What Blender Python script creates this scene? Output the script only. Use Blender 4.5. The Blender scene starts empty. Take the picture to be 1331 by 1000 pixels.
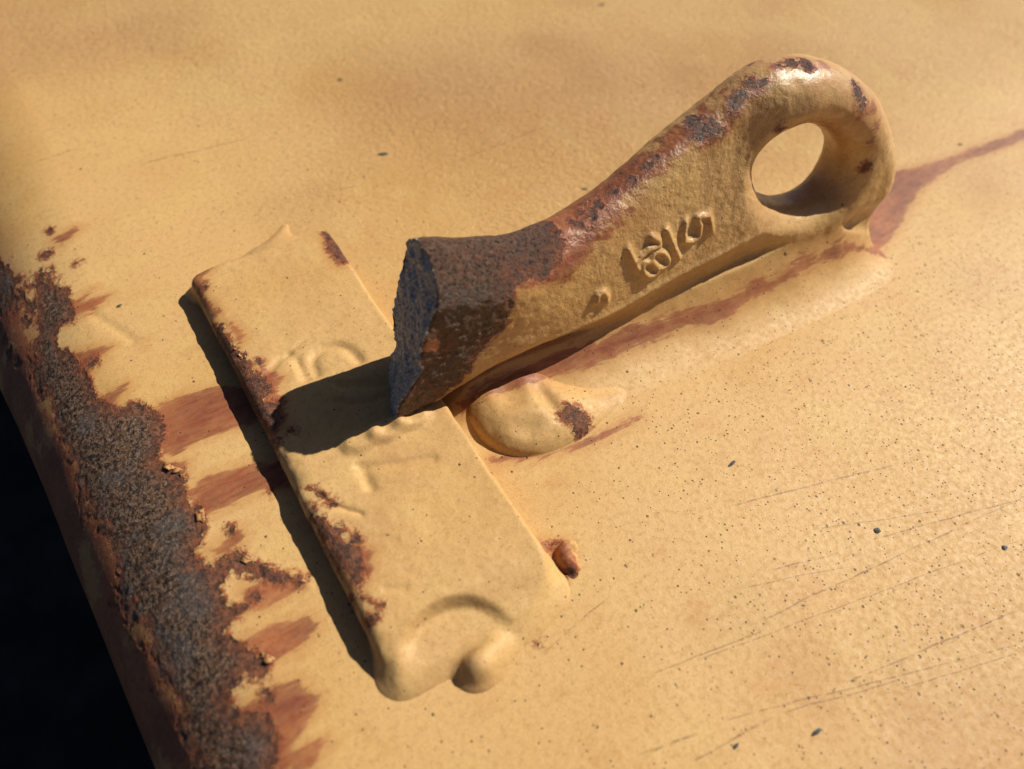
import bpy, math, random
import numpy as np
from mathutils import Matrix, Vector

# ------------------------------------------------------------------ camera, sky, sun, exposure
MM = 0.001                                   # everything below is laid out in millimetres
scene = bpy.context.scene
T_PLATE = 9.2                                # thickness of the welded plate
CAM = np.array([0.0, 0.0, 209.2])
F_PX = 939.7                                 # focal length of the 1331 x 1000 photograph
_dx = np.array([2216.89, 1046.43, -F_PX]); _dx /= np.linalg.norm(_dx)
_dy = np.array([-1057.68, 1396.87, -F_PX]); _dy /= np.linalg.norm(_dy)
_dz = np.cross(_dx, _dy); _dz /= np.linalg.norm(_dz); _dy = np.cross(_dz, _dx)
ROT = np.array([_dx, _dy, _dz])
cam_data = bpy.data.cameras.new('camera')
cam = bpy.data.objects.new('camera', cam_data)
scene.collection.objects.link(cam)
M4 = Matrix([list(ROT[0]) + [0], list(ROT[1]) + [0], list(ROT[2]) + [0], [0, 0, 0, 1]])
M4.translation = Vector(CAM * MM)
cam.matrix_world = M4
cam_data.sensor_width = 36.0
cam_data.lens = 36.0 * F_PX / 1331.0
cam_data.clip_start = 0.01
cam_data.clip_end = 50.0
cam_data.dof.use_dof = True
cam_data.dof.focus_distance = 0.245
cam_data.dof.aperture_fstop = 6.5
scene.camera = cam

SUN_EL, SUN_AZ = 45.5, -2.5                  # azimuth measured from +X towards +Y
world = bpy.data.worlds.new('World'); scene.world = world; world.use_nodes = True
wn = world.node_tree.nodes; wl = world.node_tree.links
wn.clear()
sky = wn.new('ShaderNodeTexSky'); sky.sky_type = 'NISHITA'; sky.sun_disc = False; sky.dust_density = 1.0; sky.air_density = 0.4
sky.sun_elevation = math.radians(SUN_EL); sky.sun_rotation = math.radians(90 - SUN_AZ)
bg = wn.new('ShaderNodeBackground'); bg.inputs['Strength'].default_value = 0.05
wo = wn.new('ShaderNodeOutputWorld')
wl.new(sky.outputs[0], bg.inputs[0]); wl.new(bg.outputs[0], wo.inputs[0])
sun_data = bpy.data.lights.new('sun', 'SUN'); sun_data.energy = 5.0
sun_data.angle = math.radians(0.5); sun_data.color = (1.0, 0.93, 0.80)
sun = bpy.data.objects.new('sun', sun_data); scene.collection.objects.link(sun)
_s = Vector((math.cos(math.radians(SUN_EL)) * math.cos(math.radians(SUN_AZ)),
             math.cos(math.radians(SUN_EL)) * math.sin(math.radians(SUN_AZ)), math.sin(math.radians(SUN_EL))))
sun.rotation_euler = _s.to_track_quat('Z', 'Y').to_euler()
sun.location = _s * 3
vs = scene.view_settings
vs.view_transform = 'Standard'; vs.look = 'None'; vs.exposure = 0.26; vs.gamma = 1.0; vs.use_curve_mapping = False
scene.render.engine = 'CYCLES'
scene.cycles.use_denoising = True
scene.cycles.max_bounces = 4
scene.cycles.use_adaptive_sampling = True
scene.cycles.adaptive_threshold = 0.02

# ------------------------------------------------------------------ small numeric toolkit
def ray(x, y):
    return ROT @ np.array([x - 665.5, -(y - 500.0), -F_PX])
def at(x, y, z=0.0):                         # point of the level plane z seen at photo position x, y
    r = ray(x, y); k = (z - CAM[2]) / r[2]
    return (CAM + k * r)[:2]
def ats(pts, z=0.0):
    return np.array([at(x, y, z) for x, y in pts])

def _hash(i, j, k, seed):
    h = (i.astype(np.int64) * 374761393 + j.astype(np.int64) * 668265263 + k.astype(np.int64) * 2147483647 + seed * 974634541) & 0xffffffff
    h = ((h ^ (h >> 13)) * 1274126177) & 0xffffffff
    h = ((h ^ (h >> 16)) * 2246822519) & 0xffffffff
    return ((h ^ (h >> 15)) & 0xffff) / 32767.5 - 1.0
def vnoise(p, seed=0):
    f = np.floor(p); t = p - f; t = t * t * (3 - 2 * t); f = f.astype(np.int64)
    i, j, k = f[..., 0], f[..., 1], f[..., 2]
    x, y, z = t[..., 0], t[..., 1], t[..., 2]
    def c(a, b, d): return _hash(i + a, j + b, k + d, seed)
    x00 = c(0,0,0) * (1-x) + c(1,0,0) * x; x10 = c(0,1,0) * (1-x) + c(1,1,0) * x
    x01 = c(0,0,1) * (1-x) + c(1,0,1) * x; x11 = c(0,1,1) * (1-x) + c(1,1,1) * x
    return (x00 * (1-y) + x10 * y) * (1-z) + (x01 * (1-y) + x11 * y) * z
def fbm(p, size, octaves=4, seed=0, gain=0.5):
    p = np.asarray(p, float) / size; s = 0; a = 1.0; n = 0
    for o in range(octaves):
        s = s + a * vnoise(p + 17.3 * o, seed + o); n += a; a *= gain; p = p * 2.03
    return s / n
def smooth(a, b, x):
    t = np.clip((x - a) / (b - a), 0, 1); return t * t * (3 - 2 * t)
def seg_dist(P, a, b):
    a = np.asarray(a, float); b = np.asarray(b, float); d = b - a
    t = np.clip(((P - a) @ d) / max(d @ d, 1e-9), 0, 1)
    q = P - a - t[..., None] * d
    return np.sqrt((q * q).sum(-1))
def line_dist(P, pts):
    r = np.full(P.shape[:-1], 1e9)
    for a, b in zip(pts[:-1], pts[1:]): r = np.minimum(r, seg_dist(P, a, b))
    return r
def poly_sd(P, pts):                         # signed distance, negative inside
    pts = np.asarray(pts, float)
    lo = pts.min(0) - 14; hi = pts.max(0) + 14
    out = np.full(P.shape[:-1], 15.0)
    m = ((P > lo) & (P < hi)).all(-1)
    Q = P[m]
    if len(Q) == 0: return out
    d = np.full(len(Q), 1e9); ins = np.zeros(len(Q), bool)
    for a, b in zip(pts, np.roll(pts, -1, 0)):
        d = np.minimum(d, seg_dist(Q, a, b))
        c = (a[1] > Q[:, 1]) != (b[1] > Q[:, 1])
        xi = (b[0] - a[0]) * (Q[:, 1] - a[1]) / ((b[1] - a[1]) if b[1] != a[1] else 1e-9) + a[0]
        ins ^= c & (Q[:, 0] < xi)
    out[m] = np.clip(np.where(ins, -d, d), -15, 15)
    return out
def smin(a, b, k):
    h = np.clip(0.5 + 0.5 * (b - a) / k, 0, 1)
    return b * (1 - h) + a * h - k * h * (1 - h)
def spline(pts, n=12, closed=False):
    p = np.asarray(pts, float)
    if closed: p = np.vstack([p[-1], p, p[0], p[1]])
    else: p = np.vstack([2 * p[0] - p[1], p, 2 * p[-1] - p[-2]])
    out = []
    for i in range(1, len(p) - 2):
        t = np.linspace(0, 1, n, endpoint=False)[:, None]
        a, b, c, d = p[i-1], p[i], p[i+1], p[i+2]
        out.append(0.5 * (2*b + (c-a)*t + (2*a-5*b+4*c-d)*t*t + (3*b-a-3*c+d)*t**3))
    r = np.vstack(out)
    return r if closed else np.vstack([r, p[-2]])

def surface_nets(F, o, d):
    ins = F < 0
    nx, ny, nz = F.shape
    cnt = np.zeros((nx-1, ny-1, nz-1), np.int8)
    off = [(a, b, c) for a in (0, 1) for b in (0, 1) for c in (0, 1)]
    for a, b, c in off: cnt += ins[a:nx-1+a, b:ny-1+b, c:nz-1+c]
    I = np.argwhere((cnt > 0) & (cnt < 8))
    acc = np.zeros((len(I), 3)); num = np.zeros(len(I))
    for u in off:
        for ax in range(3):
            if u[ax] == 1: continue
            v = list(u); v[ax] = 1
            A = F[I[:,0]+u[0], I[:,1]+u[1], I[:,2]+u[2]].astype(float); B = F[I[:,0]+v[0], I[:,1]+v[1], I[:,2]+v[2]].astype(float)
            m = (A < 0) != (B < 0)
            t = A[m] / (A[m] - B[m])
            q = np.tile(np.array(u, float), (m.sum(), 1)); q[:, ax] += t
            acc[m] += q; num[m] += 1
    V = np.asarray(o) + d * (I + acc / num[:, None])
    vid = np.full((nx-1, ny-1, nz-1), -1, np.int64); vid[I[:,0], I[:,1], I[:,2]] = np.arange(len(I))
    faces = []
    for ax in range(3):
        S = np.moveaxis(ins, ax, 0); W = np.moveaxis(vid, ax, 0)
        e = S[:-1, 1:-1, 1:-1] != S[1:, 1:-1, 1:-1]
        q = np.argwhere(e); i, j, k = q[:,0], q[:,1] + 1, q[:,2] + 1
        f = np.stack([W[i, j-1, k-1], W[i, j, k-1], W[i, j, k], W[i, j-1, k]], 1)
        flip = ~S[i, j, k]
        if ax == 1: flip = ~flip
        f[flip] = f[flip][:, ::-1]
        faces.append(f)
    return V, np.vstack(faces)
def relax(V, Fq, it=2, lam=0.5):
    E = np.vstack([Fq[:, [0,1]], Fq[:, [1,2]], Fq[:, [2,3]], Fq[:, [3,0]]])
    a = np.concatenate([E[:,0], E[:,1]]); b = np.concatenate([E[:,1], E[:,0]])
    n = np.bincount(a, minlength=len(V))[:, None]
    for _ in range(it):
        S = np.stack([np.bincount(a, V[b, c], len(V)) for c in range(3)], 1)
        V = V + lam * (S / np.maximum(n, 1) - V)
    return V
def normals(V, Fq):
    n = np.cross(V[Fq[:,2]] - V[Fq[:,0]], V[Fq[:,3]] - V[Fq[:,1]])
    N = np.stack([sum(np.bincount(Fq[:,j], n[:,c], len(V)) for j in range(4)) for c in range(3)], 1)
    return N / np.maximum(np.linalg.norm(N, axis=1), 1e-12)[:, None]

# ------------------------------------------------------------------ linking helpers
def mesh_obj(name, V, Fq, mat, parent=None, attrs=None, nrm=None):
    me = bpy.data.meshes.new(name)
    V = np.asarray(V, np.float32) * MM; Fq = np.asarray(Fq, np.int32)
    nf = len(Fq); k = Fq.shape[1]
    me.vertices.add(len(V)); me.vertices.foreach_set('co', V.ravel())
    me.loops.add(nf * k); me.loops.foreach_set('vertex_index', Fq.ravel())
    me.polygons.add(nf); me.polygons.foreach_set('loop_start', np.arange(nf, dtype=np.int32) * k)
    me.update(calc_edges=True); me.validate()
    me.polygons.foreach_set('use_smooth', np.ones(len(me.polygons), bool))
    for key, val in (attrs or {}).items():
        at_ = me.attributes.new(key, 'FLOAT', 'POINT'); at_.data.foreach_set('value', np.asarray(val, np.float32))
    if nrm is not None: me.normals_split_custom_set_from_vertices(nrm.tolist())
    me.materials.append(mat)
    o = bpy.data.objects.new(name, me); scene.collection.objects.link(o)
    if parent: o.parent = parent
    return o
def split_obj(V, Fq, lab, names, mats, parent, attrs):      # one closed skin handed out to the parts it belongs to
    N = normals(V, Fq); out = []
    for i, (nm, mt) in enumerate(zip(names, mats)):
        f = Fq[lab == i]
        if len(f) == 0: continue
        u, inv = np.unique(f, return_inverse=True)
        out.append(mesh_obj(nm, V[u], inv.reshape(f.shape), mt, parent, {k: v[u] for k, v in attrs.items()}, N[u]))
    return out
def empty(name, loc=(0, 0, 0)):
    o = bpy.data.objects.new(name, None); o.empty_display_size = 0.01
    o.location = Vector(loc) * MM; scene.collection.objects.link(o); return o
def tones(V):
    return dict(big=fbm(V, 62, 3, 201), mid=fbm(V, 13, 4, 203))
def tag(o, label=None, cat=None, group=None, kind=None):
    if label: o['label'] = label
    if cat: o['category'] = cat
    if group: o['group'] = group
    if kind: o['kind'] = kind
    return o

# ------------------------------------------------------------------ materials
class NT:
    def __init__(s, name):
        s.m = bpy.data.materials.new(name); s.m.use_nodes = True
        s.t = s.m.node_tree; s.t.nodes.clear()
    def n(s, typ, **kw):
        o = s.t.nodes.new(typ)
        for k, v in kw.items(): setattr(o, k, v)
        return o
    def put(s, sock, v):
        if isinstance(v, bpy.types.NodeSocket): s.t.links.new(v, sock)
        elif isinstance(v, (tuple, list)) and sock.type == 'RGBA': sock.default_value = (*v[:3], 1)
        else: sock.default_value = v
    def math(s, op, a, b=0.0, c=None, clamp=False):
        o = s.n('ShaderNodeMath', operation=op, use_clamp=clamp); s.put(o.inputs[0], a); s.put(o.inputs[1], b)
        if c is not None: s.put(o.inputs[2], c)
        return o.outputs[0]
    def vmath(s, op, a, b=None, scale=None):
        o = s.n('ShaderNodeVectorMath', operation=op); s.put(o.inputs[0], a)
        if b is not None: s.put(o.inputs[1], b)
        if scale is not None: s.put(o.inputs['Scale'], scale)
        return o.outputs['Value' if op in ('DOT_PRODUCT', 'LENGTH', 'DISTANCE') else 'Vector']
    def noise(s, vec, size, detail=3.0, rough=0.55, dist=0.0):
        o = s.n('ShaderNodeTexNoise'); s.put(o.inputs['Vector'], vec); s.put(o.inputs['Scale'], 1.0 / size)
        s.put(o.inputs['Detail'], detail); s.put(o.inputs['Roughness'], rough); s.put(o.inputs['Distortion'], dist)
        return o.outputs['Fac']
    def vor(s, vec, size, feature='F1', rnd=1.0):
        o = s.n('ShaderNodeTexVoronoi', feature=feature); s.put(o.inputs['Vector'], vec); s.put(o.inputs['Scale'], 1.0 / size)
        s.put(o.inputs['Randomness'], rnd)
        return o
    def ramp(s, x, a, b, lo=0.0, hi=1.0):
        o = s.n('ShaderNodeMapRange', interpolation_type='SMOOTHSTEP'); s.put(o.inputs['Value'], x)
        s.put(o.inputs['From Min'], a); s.put(o.inputs['From Max'], b); s.put(o.inputs['To Min'], lo); s.put(o.inputs['To Max'], hi)
        return o.outputs['Result']
    def mix(s, f, a, b, mode='MIX'):
        o = s.n('ShaderNodeMix', data_type='RGBA', blend_type=mode); s.put(o.inputs['Factor'], f)
        s.put(o.inputs['A'], a) if False else s.put(o.inputs[6], a); s.put(o.inputs[7], b)
        return o.outputs[2]
    def fmix(s, f, a, b):
        o = s.n('ShaderNodeMix', data_type='FLOAT'); s.put(o.inputs[0], f); s.put(o.inputs[2], a); s.put(o.inputs[3], b)
        return o.outputs[0]
    def attr(s, name):
        o = s.n('ShaderNodeAttribute', attribute_name=name); return o.outputs['Fac']
    def coords(s):
        o = s.n('ShaderNodeTexCoord'); return s.vmath('SCALE', o.outputs['Object'], scale=1000.0)
    def finish(s, col, rough, height, spec=0.5, metal=0.0, coat=0.0):
        p = s.n('ShaderNodeBsdfPrincipled'); b = s.n('ShaderNodeBump'); out = s.n('ShaderNodeOutputMaterial')
        s.put(p.inputs['Base Color'], col); s.put(p.inputs['Roughness'], rough); s.put(p.inputs['Metallic'], metal)
        s.put(p.inputs['Specular IOR Level'], spec); s.put(p.inputs['Coat Weight'], coat)
        s.put(b.inputs['Strength'], 1.0); s.put(b.inputs['Distance'], MM); s.put(b.inputs['Height'], height)
        s.t.links.new(b.outputs[0], p.inputs['Normal']); s.t.links.new(p.outputs[0], out.inputs['Surface'])
        return s.m

TAN = (0.552, 0.346, 0.142)
def painted(name, scratches=(), cast=0.0, gloss=0.52, spec=0.30):
    g = NT(name); v = g.coords()
    A = {k: g.attr(k) for k in ('bare', 'stain_shade', 'pit', 'grime_shade', 'peel', 'big', 'mid')}
    small = g.noise(v, 2.1, 4, 0.66); fine = g.noise(v, 0.60, 2, 0.65); wob = g.noise(v, 3.0, 5, 0.70, 0.5); grain = g.noise(v, 1.35, 5, 0.74)
    # ---- paint
    c = g.mix(g.ramp(A['big'], -0.35, 0.45), TAN, (0.500, 0.292, 0.098))
    c = g.mix(g.ramp(A['mid'], -0.1, 0.6, 0, 0.5), c, (0.575, 0.385, 0.150))
    c = g.mix(g.ramp(small, 0.45, 0.75, 0, 0.50), c, (0.340, 0.190, 0.062))
    c = g.mix(g.ramp(fine, 0.52, 0.76, 0, 0.50), c, (0.61, 0.42, 0.19))
    c = g.mix(g.ramp(fine, 0.48, 0.26, 0, 0.50), c, (0.30, 0.155, 0.050))
    c = g.mix(g.math('MULTIPLY', A['grime_shade'], g.ramp(wob, 0.3, 0.65, 0.45, 1.0)), c, (0.345, 0.172, 0.072))
    # ---- ochre rust bloom, thin stains and the roll's painted shade
    w0 = g.math('SUBTRACT', wob, 0.5)
    run = g.noise(g.vmath('MULTIPLY', v, (0.22, 1.0, 1.0)), 2.0, 4, 0.68, 0.4)
    stn = g.math('MULTIPLY_ADD', g.math('SUBTRACT', run, 0.58), 7.0, A['stain_shade'])
    sfac = g.math('MULTIPLY', g.ramp(stn, -0.9, 0.5, 1.0, 0.0), g.ramp(stn, -4.0, 0.2, 1.0, 0.78))
    c = g.mix(g.ramp(stn, 0.0, 5.0, 0.42, 0.0), c, (0.40, 0.175, 0.052))
    scol = g.mix(g.ramp(A['mid'], -0.4, 0.5), (0.185, 0.046, 0.024), (0.300, 0.088, 0.036))
    scol = g.mix(g.ramp(small, 0.42, 0.72, 0, 0.6), scol, (0.165, 0.060, 0.040))
    c = g.mix(g.math('MULTIPLY', sfac, g.ramp(run, 0.34, 0.60, 0.98, 0.80)), c, scol)
    # ---- bare corroded metal
    ban = g.math('ADD', g.math('MULTIPLY_ADD', w0, 8.0, A['bare']), g.math('MULTIPLY', g.math('SUBTRACT', grain, 0.5), 2.0 if cast else 3.6))
    bfac = g.ramp(ban, -0.12, 0.12, 1.0, 0.0)
    rim = g.math('MULTIPLY', g.ramp(ban, 0.3, 2.4, 1.0, 0.0), g.ramp(small, 0.40, 0.58))
    c = g.mix(rim, c, (0.290, 0.078, 0.030))
    r = g.mix(g.ramp(grain, 0.41, 0.64), (0.017, 0.010, 0.007), (0.190, 0.108, 0.064))
    r = g.mix(g.ramp(wob, 0.50, 0.66, 0, 0.75), r, g.mix(grain, (0.060, 0.026, 0.012), (0.185, 0.080, 0.030)))
    r = g.mix(g.ramp(A['mid'], 0.05, 0.40, 0, 0.50), r, g.mix(grain, (0.035, 0.032, 0.032), (0.145, 0.130, 0.122)))
    if cast: r = g.mix(g.ramp(small, 0.40, 0.62, 0.05, 0.85), r, g.mix(grain, (0.026, 0.010, 0.006), (0.160, 0.058, 0.026)))
    if not cast: r = g.mix(g.ramp(g.math('ADD', fine, g.math('MULTIPLY', grain, 0.5)), 0.80, 0.95, 0, 0.60), r, (0.27, 0.21, 0.17))
    r = g.mix(g.ramp(ban, -7.5, -0.6, 0.0, 0.85), r, g.mix(g.ramp(small, 0.35, 0.65), (0.055, 0.023, 0.017), (0.240, 0.080, 0.034)))
    c = g.mix(bfac, c, r)
    # ---- pin-hole specks
    pits = []
    dens = g.math('MULTIPLY', A['pit'], g.ramp(wob, 0.40, 0.62, 0.12, 2.2))
    for size, rad in ((1.35, 0.20), (3.2, 0.13), (9.0, 0.060)):
        w = g.vor(v, size); sep = g.n('ShaderNodeSeparateColor'); g.put(sep.inputs[0], w.outputs['Color'])
        rr = g.math('MULTIPLY', g.math('ADD', sep.outputs[1], 0.30), rad)
        on = g.math('LESS_THAN', sep.outputs[0], dens)
        pits.append(g.math('MULTIPLY', on, g.ramp(g.math('SUBTRACT', w.outputs['Distance'], rr), -0.05, 0.04, 1.0, 0.0)))
    pf = g.math('MAXIMUM', g.math('MAXIMUM', pits[0], pits[1]), pits[2])
    pf = g.math('MULTIPLY', pf, g.math('SUBTRACT', 1.0, bfac))
    c = g.mix(g.math('MULTIPLY', pf, 0.90), c, (0.048, 0.028, 0.018))
    # ---- straight scratches, each a groove of its own
    sc = None
    brk = g.ramp(wob, 0.38, 0.55)
    shift = g.math('MULTIPLY', A['mid'], 0.6)
    for (x0, y0), (x1, y1), wd in scratches:
        d = np.array([x1 - x0, y1 - y0]); L = float(np.hypot(*d)); d = d / L
        al = g.math('SUBTRACT', g.vmath('DOT_PRODUCT', v, (d[0], d[1], 0.0)), float(x0 * d[0] + y0 * d[1]))
        ac = g.math('ABSOLUTE', g.math('ADD', g.math('SUBTRACT', g.vmath('DOT_PRODUCT', v, (-d[1], d[0], 0.0)), float(-x0 * d[1] + y0 * d[0])), shift))
        m = g.math('ABSOLUTE', g.math('SUBTRACT', al, L / 2))
        f = g.math('MULTIPLY', g.ramp(ac, wd * 0.3, wd, 1.0, 0.0), g.ramp(m, L / 2 - 7, L / 2, 1.0, 0.0))
        sc = f if sc is None else g.math('MAXIMUM', sc, f)
    if sc is not None:
        sc = g.math('MULTIPLY', sc, brk)
        c = g.mix(g.math('MULTIPLY', sc, 0.62), c, (0.16, 0.075, 0.032))
    # ---- relief in millimetres
    h = g.math('MULTIPLY', small, g.math('MULTIPLY_ADD', A['peel'], 1.5 * cast, 0.14) if cast else 0.09)
    h = g.math('MULTIPLY_ADD', fine, 0.030 + 0.07 * cast, h)
    h = g.math('MULTIPLY_ADD', g.math('MULTIPLY', wob, A['peel']), 0.4 if cast else 1.4, h)
    h = g.math('MULTIPLY_ADD', pf, -0.12, h)
    h = g.math('MULTIPLY_ADD', g.ramp(ban, 0.0, 1.6, 1.0, 0.0), 0.22, h)
    rh = g.math('MULTIPLY_ADD', small, 0.30, g.math('MULTIPLY_ADD', fine, 0.22, g.math('MULTIPLY', grain, 0.75)))
    h = g.fmix(bfac, h, g.math('MULTIPLY', g.math('SUBTRACT', rh, 0.72), 2.0 if cast else 1.0))
    ro = g.fmix(bfac, g.ramp(small, 0.2, 0.8, gloss - 0.07, gloss + 0.16), g.ramp(grain, 0.3, 0.7, *((0.20, 0.50) if cast else (0.30, 0.72))))
    return g.finish(c, ro, h, spec=spec)
def fracture_mat():
    g = NT('fracture_grey_steel'); v = g.coords()
    n = g.noise(v, 0.9, 4, 0.7)
    c = g.mix(g.ramp(n, 0.35, 0.68), (0.19, 0.178, 0.160), (0.64, 0.60, 0.545))
    c = g.mix(g.ramp(g.noise(v, 5.0, 3), 0.64, 0.76, 0, 0.5), c, (0.08, 0.06, 0.045))
    h = g.math('ADD', g.math('MULTIPLY', g.noise(v, 1.5, 4, 0.7), 1.0), g.math('MULTIPLY', g.noise(v, 0.4, 2), 0.25))
    return g.finish(c, g.ramp(n, 0.3, 0.7, 0.6, 0.38), h, spec=0.5, metal=0.0)
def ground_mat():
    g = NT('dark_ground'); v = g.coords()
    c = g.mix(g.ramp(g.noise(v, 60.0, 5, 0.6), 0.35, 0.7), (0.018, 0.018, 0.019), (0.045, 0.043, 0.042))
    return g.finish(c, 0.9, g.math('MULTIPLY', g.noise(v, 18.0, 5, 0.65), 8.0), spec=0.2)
def grit_mat(name, col, col2):
    g = NT(name); v = g.coords()
    c = g.mix(g.ramp(g.noise(v, 0.8, 3), 0.35, 0.65), col, col2)
    return g.finish(c, 0.7, g.math('MULTIPLY', g.noise(v, 0.5, 3), 0.3), spec=0.4)

SCRATCH_PX = [((940,660),(1170,603),.40),((985,808),(1345,640),.34),((1120,705),(1331,648),.38),((990,745),(1090,720),.36),((1050,690),(1240,662),.26),
              ((820,985),(925,945),.42),((880,1000),(1010,930),.40),((1090,890),(1331,790),.38),((1010,930),(1180,880),.34),((840,880),(1000,815),.30),
              ((175,215),(330,178),.5),((40,212),(110,190),.5),((410,252),(480,238),.40),((930,940),(1331,835),.3),((218,72),(290,55),.5),((580,215),(720,160),.45),
              ((1140,905),(1331,845),.3),((700,855),(800,768),.32),((960,765),(1110,735),.25),((900,860),(1331,700),.22),((820,330),(905,300),.2)]
def scr(px): return [(tuple(at(*a)), tuple(at(*b)), w) for a, b, w in px]
M_PANEL = painted('painted_panel_tan', scr(SCRATCH_PX))
M_PLATE = painted('painted_plate_tan')
M_CAST = painted('painted_casting_tan', cast=1.0, gloss=0.33, spec=0.55)
M_WELD = painted('painted_weld_tan', cast=0.0, gloss=0.52)
M_FRAC = fracture_mat()
M_GROUND = ground_mat()

# ------------------------------------------------------------------ the panel, one sheet that rolls over at its left edge
R_BEND = 44.0
def rb(y): return R_BEND + 26.0 * smooth(190, 360, y)     # the roll gets slacker towards the far end
def xb(y): return -14.0 - 0.060 * (y - 65.0) + 0.60 * (rb(y) - R_BEND)            # where the flat ends
def on_panel(x, y):                                     # photo position -> unrolled sheet coordinates
    r = ray(x, y); p = at(x, y)
    if p[0] >= xb(p[1]): return p
    best = None
    for u in np.linspace(0, R_BEND * 1.7, 300):
        R = rb(p[1]); a = u / R; z = -R * (1 - math.cos(a))
        k = (z - CAM[2]) / r[2]; q = CAM + k * r
        e = q[0] - (xb(q[1]) - rb(q[1]) * math.sin(a))
        if best is None or abs(e) < best[0]: best = (abs(e), u, q[1])
    return np.array([xb(best[2]) - best[1], best[2]])
def panel_pts(px): return np.array([on_panel(x, y) for x, y in px])

def axis(parts):
    out = [parts[0][0]]
    for a, b, st in parts:
        n = max(1, int(round((b - a) / st))); out += list(np.linspace(a, b, n + 1)[1:])
    return np.array(out)
xs = axis([(-150, -80, 3.0), (-80, -4, 0.5), (-4, 14, 0.7), (14, 280, 1.3), (280, 560, 2.8), (560, 1400, 60)])
ys = axis([(-700, -60, 40), (-60, 30, 1.4), (30, 250, 0.62), (250, 480, 1.5), (480, 1500, 60)])
X, Y = np.meshgrid(xs, ys, indexing='ij')
Xf = X + (xb(Y) + 14.0) * smooth(60, -2, X)             # the columns near the bend follow its line
P2 = np.stack([Xf, Y], -1).reshape(-1, 2)

BARE_PX = [(-40,325),(0,335),(20,342),(52,352),(72,380),(92,402),(88,430),(96,455),(112,485),(130,518),(152,530),(183,520),(208,540),(214,560),(206,598),(236,612),(246,655),(262,660),(268,690),(250,720),
           (272,736),(306,716),(330,730),(360,742),(398,752),(392,760),(352,755),(318,748),(302,742),(284,762),(296,786),(322,788),(304,806),(292,822),(330,846),(354,856),(346,880),(318,878),(296,905),(312,926),(346,928),(362,958),(356,1000),(350,1060),
           (268,1060),(240,990),(186,860),(132,728),(92,620),(54,520),(12,440),(-40,350)]
STAINS_PX = [[(195,540),(210,527),(240,514),(290,504),(340,508),(338,545),(300,557),(262,570),(226,590),(210,592)],
             [(212,603),(246,603),(240,614),(222,630)],
             [(245,637),(270,620),(320,606),(372,600),(378,632),(330,640),(300,655),(262,673),(250,680),(255,655)],
             [(275,716),(312,690),(314,706),(296,720)], [(316,768),(345,752),(398,750),(394,763),(370,776),(340,790),(322,796)],
             [(316,832),(345,815),(400,802),(413,816),(385,845),(350,863),(340,856)],
             [(318,922),(350,900),(386,888),(414,910),(400,936),(386,956),(376,1010),(352,1010),(342,940)],
             [(374,990),(400,966),(427,964),(402,994),(380,1012)],
             [(82,402),(124,375),(104,393),(144,383),(118,404),(90,417)], [(92,462),(146,449),(112,486),(100,484)], [(128,522),(166,500),(142,532)],
             [(70,312),(98,296),(104,298),(80,316)],
             [(608,486),(650,466),(720,444),(800,413),(846,403),(930,385),(976,353),(1060,312),(1096,291),(1099,297),(1040,328),(986,360),(966,385),(938,400),(880,403),(830,426),(760,448),(700,456),(650,474),(612,494)],
             [(1116,322),(1118,280),(1132,246),(1162,222),(1200,214),(1240,204),(1290,184),(1360,158),(1360,172),(1290,197),(1240,214),(1212,234),(1190,252),(1172,288),(1148,322),(1130,330)],
             [(636,597),(700,589),(770,569),(832,541),(834,543),(770,576),(700,596),(640,602)],
             [(705,706),(738,704),(742,716),(730,745),(724,762),(716,735)]]
def min_sd(P, polys):
    r = np.full(len(P), 15.0)
    for q in polys: r = np.minimum(r, poly_sd(P, q))
    return r
bare = poly_sd(P2, panel_pts(BARE_PX))
_n0 = fbm(np.concatenate([P2 * (1.0, 0.45), 0 * P2[:, :1]], 1), 9, 4, 7)
bare = bare + 0.5 * smooth(175, 230, P2[:, 1]) + (11.0 * smooth(165, 235, P2[:, 1]) + 6.0 * smooth(xb(P2[:, 1]) - 18, xb(P2[:, 1]) - 34, P2[:, 0])) * _n0
_left = smooth(xb(P2[:, 1]) - 14, xb(P2[:, 1]) - 26, P2[:, 0])
bare = bare + _left * (2.0 + 9.0 * fbm(np.concatenate([P2, 0 * P2[:, :1]], 1), 4.5, 4, 19, 0.7))
# isolated chips beyond the big patch
CHIPS = [((262,748),3.0),((300,690),1.2),((330,775),1.6),((350,905),1.5),((65,300),1.5),((100,342),1.2),((60,330),2.5),((120,470),2.0),((352,640),0.1),((345,900),1.0),((728,752),1.6),((724,710),1.2),((700,836),0.1)]
for q, r in CHIPS: bare = np.minimum(bare, np.linalg.norm(P2 - on_panel(*q), axis=1) - r)
stain_shade = min_sd(P2, [panel_pts(q) for q in STAINS_PX])
P3 = np.concatenate([P2, np.zeros((len(P2), 1))], 1)
stain_shade = np.minimum(stain_shade, -2.0 + 7.0 * fbm(P3, 12, 4, 15) + 9.0 * smooth(xb(P2[:, 1]) - 34, xb(P2[:, 1]) - 22, P2[:, 0]) + 6.0 * smooth(230, 300, P2[:, 1]))  # rusty brown over the roll's outer side, its shade painted into the colour
nbig = fbm(P3, 60, 3, 5)
pit = 0.15 + 0.36 * smooth(70, 150, P2[:, 0]) * smooth(190, 90, P2[:, 1]) + 0.16 * nbig
pit = np.clip(pit * smooth(-28, 10, P2[:, 0]), 0.02, 0.6)
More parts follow.
